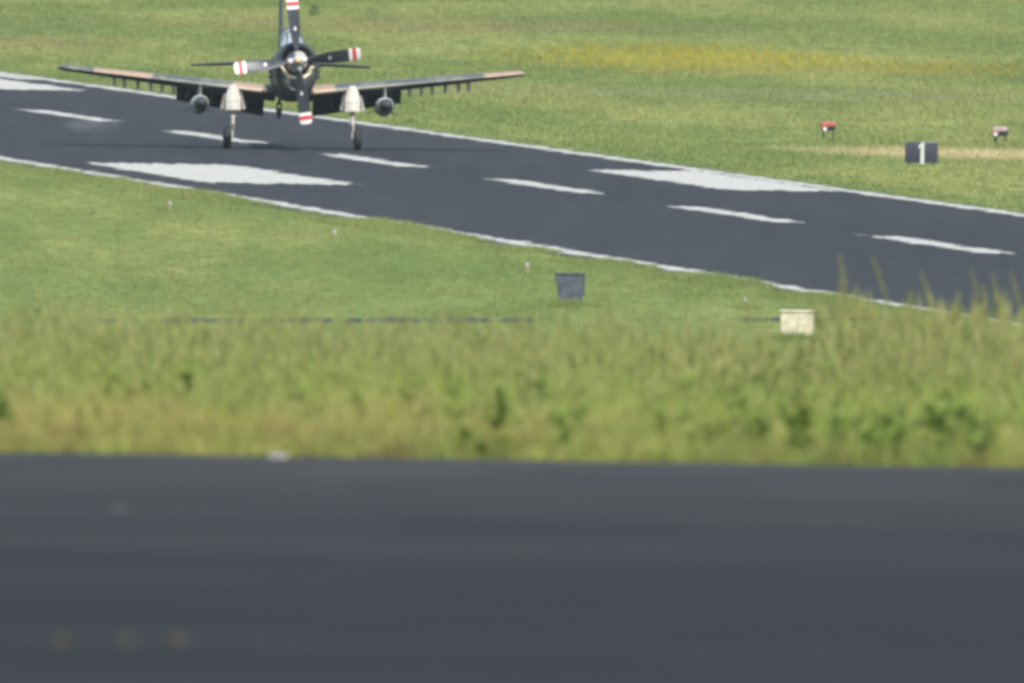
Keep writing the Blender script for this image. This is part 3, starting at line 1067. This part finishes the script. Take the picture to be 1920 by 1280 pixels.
FUS = 0.55
for sgn in (-1, 1):
    mw = M_WINGS[sgn]
    n = 14
    sts = [FUS, 1.2, 1.94, 2.8, 3.72, 4.6, 5.5, 6.4, 7.1, 7.45, 7.58, 7.64]
    shr = [1] * 9 + [0.93, 0.72, 0.25]
    mb = MB()
    lp = wing_loops(sgn, sts, 0.0, 0.76, n, shr)
    b = 0
    mb.loft(lp, 0, False, True)
    # paint the lower surface dark: faces built from the lower half of each outline
    nn = len(lp[0])
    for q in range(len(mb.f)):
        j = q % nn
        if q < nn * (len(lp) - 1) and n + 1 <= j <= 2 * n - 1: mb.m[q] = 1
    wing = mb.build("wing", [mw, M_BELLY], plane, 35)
    mb = MB()
    lp = wing_loops(sgn, [3.80, 4.6, 5.5, 6.4, 7.1, 7.42], 0.768, 1.0, 8)
    mb.loft(lp, 0)
    nn = len(lp[0])
    for q in range(len(mb.f)):
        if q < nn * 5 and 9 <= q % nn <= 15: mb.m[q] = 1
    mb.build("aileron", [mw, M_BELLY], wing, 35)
    mb = MB()
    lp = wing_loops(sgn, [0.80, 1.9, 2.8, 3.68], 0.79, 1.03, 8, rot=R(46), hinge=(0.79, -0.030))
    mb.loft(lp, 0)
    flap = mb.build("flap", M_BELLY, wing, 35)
    for ax in (1.35, 2.5, 3.3):
        yl, ch, th_, zl, inc = wing_geo(ax)
        mb = MB()
        y0, z0 = yl + 0.70 * ch, zl - 0.70 * ch * math.sin(inc) - 0.09
        mb.tube([(sgn * ax, y0, z0), (sgn * (ax + 0.06), y0 + 0.32, z0 - 0.30)], 0.028, 8)
        mb.build("flap_hinge", M_PYLON, wing, 40)
    # stub pylons
    for ax in (3.86, 4.24, 4.60, 5.03, 5.47, 5.80):
        yl, ch, th_, zl, inc = wing_geo(ax)
        zb = zl - 0.06 * ch
        mb = MB()
        mb.loft([[(sgn * ax + w, yl + 0.45 + v, zb + 0.04) for (v, w) in ((0, 0), (0.12, 0.05), (0.55, 0.03), (0.55, -0.03), (0.12, -0.05))],
                 [(sgn * ax + w, yl + 0.36 + v, zb - 0.25) for (v, w) in ((0, 0), (0.10, 0.055), (0.45, 0.03), (0.45, -0.03), (0.10, -0.055))]])
        mb.build("stub_pylon", M_PYLON, wing)
    # inboard pylon and drop tank
    ax = 3.02
    yl, ch, th_, zl, inc = wing_geo(ax)
    mb = MB()
    def pyl(z, y0, y1, w): return [(sgn * ax + q * w, y0 + (y1 - y0) * f, z) for f, q in ((0, 0), (0.12, 1), (0.8, 0.7), (1, 0), (0.8, -0.7), (0.12, -1))]
    mb.loft([pyl(zl - 0.02, yl - 0.04, yl + 1.7, 0.055), pyl(1.72, yl - 0.10, yl + 1.5, 0.05)])
    mb.build("tank_pylon", M_PYLON, wing, 40)
    mb = MB()
    prof = [(-0.95, 0.001), (-0.92, 0.05), (-0.80, 0.115), (-0.60, 0.185), (-0.38, 0.235)]
    prof2 = [(-0.38, 0.235), (-0.20, 0.262), (0.10, 0.293), (0.50, 0.302), (1.1, 0.300), (1.6, 0.27), (2.1, 0.20), (2.5, 0.11), (2.7, 0.03)]
    mb.revolve_y(prof, sgn * ax, 1.45, 28, 1, True, False)
    mb.revolve_y(prof2, sgn * ax, 1.45, 28, 0, False, True)
    tank = mb.build("drop_tank", [M_TANK, M_NOSE], plane, 40)
    mb = MB()
    for a in (R(200), R(-20), R(90)):
        c_, s_ = math.cos(a), math.sin(a)
        mb.loft([[(sgn * ax + c_ * 0.12 + q * -s_, y_, 1.45 + s_ * 0.12 + q * c_) for (y_, q) in ((2.0, 0), (2.3, 0.012), (2.75, 0.0), (2.3, -0.012))],
                 [(sgn * ax + c_ * 0.55 + q * -s_, y_, 1.45 + s_ * 0.55 + q * c_) for (y_, q) in ((2.35, 0), (2.5, 0.01), (2.75, 0.0), (2.5, -0.01))]])
    mb.build("tank_fin", M_NOSE, tank)
    # main gear
    gx = sgn * 1.95
    mb = MB()
    mb.tube([(gx, 0.18, 2.0), (gx, 0.03, 1.10)], [0.10, 0.085], 14)
    mb.tube([(gx, 0.03, 1.10), (gx, 0.025, 1.02)], 0.095, 14)
    mb.tube([(gx, 0.02, 1.00), (gx + sgn * 0.02, 0.0, 0.46)], [0.062, 0.055], 14)
    mb.tube([(gx + sgn * 0.02, 0, 0.48), (gx + sgn * 0.03, 0, 0.36)], [0.06, 0.05], 12)
    mb.tube([(gx + sgn * 0.02, 0, 0.377), (gx + sgn * 0.20, 0, 0.377)], 0.045, 12)
    strut = mb.build("landing_gear_strut", M_WHITE, plane, 40)
    mb = MB()
    mb.tube([(gx, -0.04, 1.04), (gx, -0.16, 0.80), (gx, -0.05, 0.58)], [0.022, 0.03, 0.022], 8)
    mb.build("torque_link", M_WHITE, strut, 40)
    mb = MB()
    mb.tube([(gx - sgn * 0.05, 0.25, 1.25), (gx - sgn * 0.42, 0.75, 1.85)], 0.03, 8)
    mb.build("drag_brace", M_PYLON, strut, 40)
    wx = sgn * 2.13
    mb = MB()
    prof = [(-0.128, 0.20), (-0.125, 0.27), (-0.118, 0.325), (-0.095, 0.358), (-0.05, 0.374), (0, 0.377), (0.05, 0.374), (0.095, 0.358), (0.118, 0.325), (0.125, 0.27), (0.128, 0.20)]
    loops = [[(wx + px_, r_ * math.cos(2 * math.pi * k / 40), 0.377 + r_ * math.sin(2 * math.pi * k / 40)) for k in range(40)] for px_, r_ in prof]
    mb.loft(loops, 0, True, True)
    wh = mb.build("main_wheel", M_TYRE, plane, 40)
    mb = MB()
    for e_ in (-1, 1):
        loops = [[(wx + e_ * px_, r_ * math.cos(2 * math.pi * k / 24), 0.377 + r_ * math.sin(2 * math.pi * k / 24)) for k in range(24)] for px_, r_ in ((0.10, 0.205), (0.134, 0.19), (0.125, 0.10), (0.15, 0.05))]
        mb.loft(loops, 0, True, True)
    mb.build("rim", M_RIM, wh, 40)
    # leg fairing doors, hung on the strut in front of the wing
    def plate(pts, y0, th, curve=0.0):
        fr_ = [(x_, y_, z_) for (x_, y_, z_) in pts]
        return [fr_, [(x_, y_ + th, z_) for (x_, y_, z_) in pts]]
    mb = MB()
    rows = []
    for z, hw, yy in ((2.10, 0.12, 0.02), (2.02, 0.155, -0.02), (1.86, 0.20, -0.06), (1.70, 0.245, -0.12), (1.50, 0.25, -0.17), (1.26, 0.255, -0.21)):
        row = []
        for k in range(9):
            f = -1 + 2 * k / 8
            row.append((gx + f * hw, yy + 0.10 * f * f, z))
        rows.append(row)
    ring = [r_ + [(p_[0], p_[1] + 0.025, p_[2]) for p_ in r_[::-1]] for r_ in rows]
    mb.loft(ring)
    door = mb.build("gear_door", M_WHITE, plane, 40)
    for e_ in (-1, 1):
        mb = MB()
        w0, w1 = (0.13, 0.17) if e_ == sgn else (0.08, 0.17)
        top = (gx + e_ * 0.262, 0.02, 1.82); bot = (gx + e_ * 0.305, -0.06, 1.28)
        if e_ != sgn: top = (gx + e_ * 0.250, 0.02, 1.90)
        q = [top, (top[0] + e_ * w0 * 0.35, top[1] + 0.16, top[2] - 0.05), (bot[0] + e_ * w1 * 0.62, bot[1] + 0.2, bot[2] + 0.03), bot]
        mb.loft([q, [(p_[0] + e_ * 0.004, p_[1] + 0.022, p_[2]) for p_ in q]])
        mb.build("door_leaf", M_WHITE, door)
    # stencilled mark on the door, too small to read
    mb = MB()
    xx = gx - 0.17
    for k, (dx, w, z, h) in enumerate(((0, 0.03, 1.56, 0.07), (0.03, 0.05, 1.545, 0.02), (0.10, 0.02, 1.56, 0.06), (0.15, 0.06, 1.56, 0.02), (0.23, 0.02, 1.57, 0.06), (0.27, 0.06, 1.585, 0.02))):
        mb.box((xx + dx + w / 2, -0.166 + 0.09 * ((xx + dx + w / 2 - gx) / 0.26) ** 2 + 0.003, z), (w, 0.012, h))
    mb.build("stencil_mark", M_PYLON, door)

# tail
for sgn in (-1, 1):
    def tl(c0, c1, ax, n=8):
        f = ax / 2.95
        yl, ch = 6.95 + 0.35 * f, 1.55 - 0.70 * f
        up, lo = foil(n, 0.125 - 0.03 * f, 0.0, c0, c1)
        return [(sgn * ax, yl + u * ch, 3.13 - 0.045 * ax + w * ch) for (u, w) in up + lo[::-1]]
    mb = MB(); mb.loft([tl(0, 0.60, a) for a in (0.12, 1.0, 2.0, 2.8, 2.95)])
    tp = mb.build("tailplane", M_CAMO, plane, 35)
    mb = MB(); mb.loft([tl(0.61, 1.0, a) for a in (0.3, 1.0, 2.0, 2.8, 2.92)])
    mb.build("elevator", M_CAMO, tp, 35)
def fl_(c0, c1, z, n=8):
    f = (z - 3.0) / 2.3
    yl, ch = 6.75 + 0.75 * f, 2.25 - 1.0 * f
    up, lo = foil(n, 0.085, 0.0, c0, c1)
    return [(w * ch, yl + u * ch, z) for (u, w) in up + lo[::-1]]
mb = MB(); mb.loft([fl_(0, 0.6, z) for z in (3.0, 3.6, 4.2, 4.8, 5.2, 5.3)])
fin = mb.build("tail_fin", M_CAMO, plane, 35)
mb = MB(); mb.loft([fl_(0.61, 1.0, z) for z in (3.0, 3.6, 4.2, 4.8, 5.2, 5.27)])
mb.build("rudder", M_CAMO, fin, 35)
mb = MB()
mb.tube([(0, 7.7, 2.6), (0, 8.15, 1.75)], [0.06, 0.045], 12)
mb.tube([(0.075, 8.15, 1.80), (0.075, 8.25, 1.47)], 0.025, 8)
mb.tube([(-0.075, 8.15, 1.80), (-0.075, 8.25, 1.47)], 0.025, 8)
mb.box((0, 8.14, 1.80), (0.19, 0.08, 0.06), bev=0.015)
tw_ = mb.build("tail_wheel_strut", M_DARKMETAL, plane, 40)
mb = MB()
loops = [[(px_, 8.25 + r_ * math.cos(2 * math.pi * k / 28), 1.47 + r_ * math.sin(2 * math.pi * k / 28)) for k in range(28)]
         for px_, r_ in ((-0.06, 0.10), (-0.058, 0.15), (-0.04, 0.18), (0, 0.187), (0.04, 0.18), (0.058, 0.15), (0.06, 0.10))]
mb.loft(loops)
mb.build("tail_wheel", M_TYRE, tw_, 40)
mb = MB()
mb.tube([(0, 3.9, 3.38), (0, 3.95, 3.85)], [0.02, 0.008], 6)
mb.build("aerial_mast", M_DARKMETAL, plane, 40)

# ------------------------------------------------------------------ airfield furniture
M_SIGNB = simple("sign_black_paint", (0.028, 0.033, 0.046), 0.5, var=0.2)
M_SIGNW = simple("sign_white_numeral", (0.42, 0.42, 0.38), 0.6, var=0.1)
M_SIGNBACK = simple("weathered_slate_panel", (0.045, 0.053, 0.066), 0.6, var=0.35, scale=5)
M_STEEL = simple("galvanised_steel", (0.30, 0.31, 0.31), 0.5, 0.3)
M_RED = simple("faded_red_paint", (0.25, 0.075, 0.062), 0.5, var=0.12)
M_PINK = simple("pale_pinkish_red_paint", (0.27, 0.205, 0.185), 0.5, var=0.15)  # paler, pinker tone for the roof of one light unit
M_LENS = simple("lamp_lens_grey", (0.55, 0.58, 0.60), 0.2, 0, 0.6)
M_ORANGE = simple("orange_light_base", (0.25, 0.19, 0.09), 0.5, var=0.1)
M_WLENS = simple("white_light_glass", (0.28, 0.28, 0.24), 0.25, 0, 0.5, var=0.05)
M_YELLOW = simple("cream_yellow_cabinet", (0.44, 0.41, 0.285), 0.6, var=0.18, scale=5)
M_STONE = simple("pale_stone", (0.20, 0.195, 0.175), 0.9, var=0.2, scale=20)
M_PEBBLE = simple("dusty_pebble", (0.050, 0.050, 0.047), 0.9, var=0.2, scale=20)
M_LEAF = simple("dry_leaf", (0.12, 0.10, 0.045), 0.8, var=0.3, scale=20)


def numeral_one(sx, sz, th):
    """the figure 1 as a flat raised outline"""
    pts = [(-0.09, -0.5), (0.10, -0.5), (0.10, 0.5), (-0.02, 0.5), (-0.20, 0.33), (-0.20, 0.20), (-0.09, 0.27)]
    mb = MB()
    a = [(x_ * sx, 0, z_ * sz) for x_, z_ in pts]
    mb.loft([a, [(p_[0], th, p_[2]) for p_ in a]])
    return mb


# distance board with a white 1
b = empty("distance_board", (13.08, 885.2, 0), (0, 0, R(-2)))
tag(b, "low black board with a white number 1 in the far grass", "sign")
mb = MB(); mb.box((0, 0, 0.44), (1.05, 0.28, 0.66), bev=0.02); mb.build("panel", M_SIGNB, b, 40)
o = numeral_one(0.62, 0.70, 0.012).build("numeral", M_SIGNW, b); o.location = (0.03, -0.152, 0.43)
mb = MB(); mb.box((0.27, 0.0, 0.785), (0.48, 0.2, 0.022), bev=0.006); mb.build("cover_strip", M_STEEL, b)
for x_ in (-0.4, 0.4):
    mb = MB(); mb.tube([(x_, 0, -0.05), (x_, 0, 0.13)], 0.03, 8); mb.build("leg", M_STEEL, b, 40)

# dark board seen from behind in the near grass
b = empty("distance_board", (1.43, 686.0, 0), (0, 0, R(4)))
tag(b, "plain dark grey board standing in the near grass beside the runway", "sign")
mb = MB()
f0 = [(-0.365, 0, 0.80), (0.365, 0, 0.80), (0.285, -0.05, 0.05), (-0.255, -0.05, 0.05)]
mb.loft([f0, [(x_, y_ + 0.20, z_) for x_, y_, z_ in f0]]); mb.build("panel", M_SIGNBACK, b)
mb = MB(); mb.box((0, 0.10, 0.815), (0.77, 0.25, 0.04), bev=0.01); mb.build("cap", M_SIGNBACK, b, 40)
mb = MB(); mb.box((0.345, -0.012, 0.50), (0.035, 0.02, 0.50)); mb.build("edge_trim", M_SIGNBACK, b)
for x_ in (-0.2, 0.2):
    mb = MB(); mb.tube([(x_, 0.1, -0.05), (x_, 0.1, 0.2)], 0.03, 8); mb.build("leg", M_STEEL, b, 40)


def light_unit(loc, rot, roof, label):
    r_ = empty("approach_light_unit", loc, (0, 0, rot))
    tag(r_, label, "airfield light", "red light units in the grass beyond the runway")
    mb = MB()
    def sec(x_, z0, z1, d, ch):
        return [(x_, -d, z0), (x_, d, z0), (x_, d, z1 - ch), (x_, d - ch, z1), (x_, -d + ch, z1), (x_, -d, z1 - ch)]
    mb.loft([sec(-0.235, 0.32, 0.50, 0.16, 0.06), sec(-0.19, 0.30, 0.545, 0.19, 0.06), sec(0.16, 0.30, 0.545, 0.19, 0.06), sec(0.235, 0.33, 0.50, 0.16, 0.06)])
    body = mb.build("housing", M_DARKMETAL, r_)
    mb = MB()
    mb.loft([sec(-0.25, 0.47, 0.565, 0.20, 0.05), sec(-0.20, 0.455, 0.615, 0.22, 0.08), sec(0.17, 0.455, 0.615, 0.22, 0.08), sec(0.25, 0.48, 0.565, 0.20, 0.05)])
    mb.build("roof", roof, r_)
    mb = MB()
    mb.loft([[(x_, -0.196, z_) for x_, z_ in ((-0.235, 0.36), (-0.02, 0.36), (-0.02, 0.46), (-0.235, 0.46))],
             [(x_, -0.225, z_) for x_, z_ in ((-0.215, 0.37), (-0.05, 0.37), (-0.05, 0.45), (-0.215, 0.45))]])
    mb.build("red_front", M_RED, body)
    mb = MB()
    mb.tube([(-0.12, -0.18, 0.355), (-0.12, -0.25, 0.355)], 0.062, 16); mb.build("lens", M_LENS, body, 40)
    for x_, y_ in ((-0.16, -0.1), (-0.16, 0.1), (0.17, 0.0)):
        mb = MB(); mb.tube([(x_, y_, -0.05), (x_, y_, 0.33)], 0.022, 8); mb.build("leg", M_DARKMETAL, r_, 40)
    return r_


light_unit((10.6, 932.3, 0), R(3), M_RED, "small red topped light unit in grass, the one nearer the aircraft")
light_unit((16.35, 927.0, 0), R(-12), M_PINK, "small light unit with pale pinkish roof, behind the pale dry strip")

# white and orange edge lights down the near side
labels = ["whitish runway edge light, nearest the big white block under the aircraft",
          "small white runway edge light with bright orange base showing, second from the aircraft",
          "white runway edge light just up and left of the dark grey board",
          "pale runway edge light low in the grass up and left of the cream cabinet"]
proto_l = None
for (x_, y_), lb in zip(((-9.97, 797.0), (-4.95, 760.4), (0.36, 723.0), (5.80, 687.2)), labels):
    if proto_l is None:
        r_ = empty("runway_light", (x_, y_, 0)); r_.scale = (0.72, 0.72, 0.82)
        mb = MB()
        mb.loft([[(r0 * math.cos(2 * math.pi * k / 16), r0 * math.sin(2 * math.pi * k / 16), z_) for k in range(16)]
                 for r0, z_ in ((0.10, 0.0), (0.10, 0.03), (0.075, 0.06), (0.065, 0.16))])
        mb.build("base", M_ORANGE, r_, 40)
        mb = MB()
        mb.loft([[(r0 * math.cos(2 * math.pi * k / 16), r0 * math.sin(2 * math.pi * k / 16), z_) for k in range(16)]
                 for r0, z_ in ((0.066, 0.161), (0.078, 0.18), (0.078, 0.27), (0.055, 0.32), (0.02, 0.335))])
        mb.build("lamp", M_WLENS, r_, 40)
        proto_l = r_
    else:
        r_ = proto_l.copy(); COL.objects.link(r_); r_.location = (x_, y_, 0)
        for ch in proto_l.children:
            c_ = ch.copy(); COL.objects.link(c_); c_.parent = r_
    tag(r_, lb, "runway light", "edge lights along the near side of the runway")

# cream cabinet in the tall grass
b = empty("electrical_cabinet", (6.80, 655.5, 0), (0, 0, R(-6)))
tag(b, "pale cream yellow box half hidden in the grass before the runway", "cabinet")
mb = MB(); mb.box((0, 0, 0.34), (0.78, 0.42, 0.66), bev=0.015); body = mb.build("housing", M_YELLOW, b, 40)
mb = MB(); mb.box((0, 0, 0.69), (0.84, 0.48, 0.045), bev=0.012); mb.build("lid", M_YELLOW, b, 40)
for x_ in (-0.19, 0.19):
    mb = MB(); mb.box((x_, -0.218, 0.36), (0.34, 0.014, 0.54), bev=0.005); d_ = mb.build("door", M_YELLOW, body)
mb = MB(); mb.box((0.03, -0.235, 0.40), (0.02, 0.03, 0.12)); mb.build("handle", M_YELLOW, body)

# things lying on the apron
def lump(name, loc, sx_, sy_, sz_, mat, seed):
    r0 = random.Random(seed)
    bm = bmesh.new()
    bmesh.ops.create_icosphere(bm, subdivisions=2, radius=1.0)
    for v in bm.verts:
        k = 1 + r0.uniform(-0.16, 0.16)
        v.co = Vector((v.co.x * sx_ * k, v.co.y * sy_ * k, max(-0.25, v.co.z) * sz_ * k))
    me = bpy.data.meshes.new(name); bm.to_mesh(me); bm.free()
    me.materials.append(mat)
    o = bpy.data.objects.new(name, me); COL.objects.link(o); o.location = loc
    return o


tag(lump("stone", (-1.52, 178.9, float(gz(178.9)) + 0.018), 0.07, 0.05, 0.030, M_STONE, 1), "pale stone on the asphalt at the edge of the grass", "stone")
tag(lump("stone", (0.05, 176.2, float(gz(176.2)) + 0.016), 0.035, 0.03, 0.012, M_PEBBLE, 2), "faint flat pebble on asphalt near the middle of the grass edge", "stone")
tag(lump("stone", (-2.10, 147.5, float(gz(147.5)) + 0.018), 0.05, 0.22, 0.014, M_PEBBLE, 3), "flat blurred pale stone out on the dark asphalt", "stone")


def leaf(loc, az, L, label):
    mb = MB()
    n = 8
    a, b_ = [], []
    for k in range(n + 1):
        f = k / n
        w = L * 0.30 * math.sin(math.pi * f) ** 0.8
        a.append((L * (f - .5), w, 0.02 * math.sin(3 * f) + 0.012)); b_.append((L * (f - .5), -w, 0.025 * math.sin(2.2 * f) + 0.010))
    loop = a + b_[::-1][1:-1]
    mb.loft([loop, [(x_, y_, z_ - 0.002) for x_, y_, z_ in loop]])
    o = mb.build("dry_leaf", M_LEAF)
    o.location = loc; o.rotation_euler = (0, 0, az)
    return tag(o, label, "leaf", "dry leaves on the apron")


for (x_, y_, az, L, lb) in ((-1.65, 102.6, 0.4, 0.075, "blurred dry leaf on asphalt, leftmost of the three in the corner"),
                            (-1.43, 103.2, 1.4, 0.065, "blurred dry leaf on asphalt, middle one of the three in the corner"),
                            (-1.25, 103.6, 2.3, 0.08, "blurred brownish dry leaf on asphalt, rightmost of the three in the corner")):
    leaf((x_, y_, float(gz(y_)) + 0.014), az, L, lb)

# a dark weed standing up out of the far field
mb = MB()
rw_ = random.Random(9)
for k in range(260):
    a, e_ = rw_.uniform(0, 6.28), rw_.random()
    rad_ = 0.20 * math.sqrt(rw_.random()) * (0.5 + math.sin(math.pi * min(1, e_ + 0.1)))
    c_ = Vector((rad_ * math.cos(a), rad_ * math.sin(a), 0.06 + 0.44 * e_))
    d_ = Vector((rw_.uniform(-1, 1), rw_.uniform(-1, 1), rw_.uniform(0, 1))).normalized() * rw_.uniform(0.05, 0.10)
    s_ = d_.cross(Vector((rw_.uniform(-1, 1), rw_.uniform(-1, 1), rw_.uniform(-1, 1)))).normalized() * 0.022
    mb.poly([c_ - d_ * .5, c_ + s_, c_ + d_ * .5, c_ - s_])
o = empty("weed_plant", (-9.05, 1230.0, 0))
tag(mb.build("foliage", M_BUSH, o), kind='stuff')
tag(o, "small dark green weed alone in the far field right of the tail fin", "plant")
mb = MB(); mb.tube([(0, 0, -0.02), (0.01, 0, 0.5)], [0.012, 0.006], 6); mb.build("stem", M_WEED, o)

# tyre smoke left hanging where the wheels touched
def smoke(loc, r3, dens):
    bm = bmesh.new(); bmesh.ops.create_icosphere(bm, subdivisions=3, radius=1.0)
    me = bpy.data.meshes.new("tyre_smoke"); bm.to_mesh(me); bm.free()
    t = NT("tyre_smoke")
    v = t.n("ShaderNodeVolumePrincipled")
    v.inputs["Color"].default_value = (0.86, 0.89, 0.93, 1)
    ob = t.obj()
    ln = t.n("ShaderNodeVectorMath", operation='LENGTH'); t.l(ob, ln.inputs[0])
    f = t.rng(ln.outputs["Value"], 0.1, 0.95, 1, 0)
    nz = t.rng(t.noise(ob, 2.2, 3), 0.35, 0.7)
    t.l(t.math('MULTIPLY', t.math('MULTIPLY', f, nz), dens), v.inputs["Density"])
    t.l(v.outputs[0], t.out.inputs["Volume"])
    me.materials.append(t.mat)
    o = bpy.data.objects.new("tyre_smoke", me); COL.objects.link(o)
    o.location = loc; o.scale = r3
    return o


o = smoke((-14.2, 918.0, 0.42), (1.5, 4.0, 0.42), 0.055)
tag(o, "thin bluish puff of tyre smoke over the runway left of the aircraft", "smoke", kind='stuff')

# ------------------------------------------------------------------ haze
mb = MB()
mb.box((0, 2590, 9.0), (5400, 6100, 20.0))
hz = mb.build("haze", [])
t = NT("haze")
t.t.nodes.remove(t.out)
t.out = t.n("ShaderNodeOutputMaterial")
v = t.n("ShaderNodeVolumePrincipled")
v.inputs["Color"].default_value = (0.80, 0.88, 1.0, 1)
v.inputs["Density"].default_value = 0.000036
v.inputs["Anisotropy"].default_value = 0.2
t.l(v.outputs[0], t.out.inputs["Volume"])
hz.data.materials.append(t.mat)
tag(hz, kind='stuff')
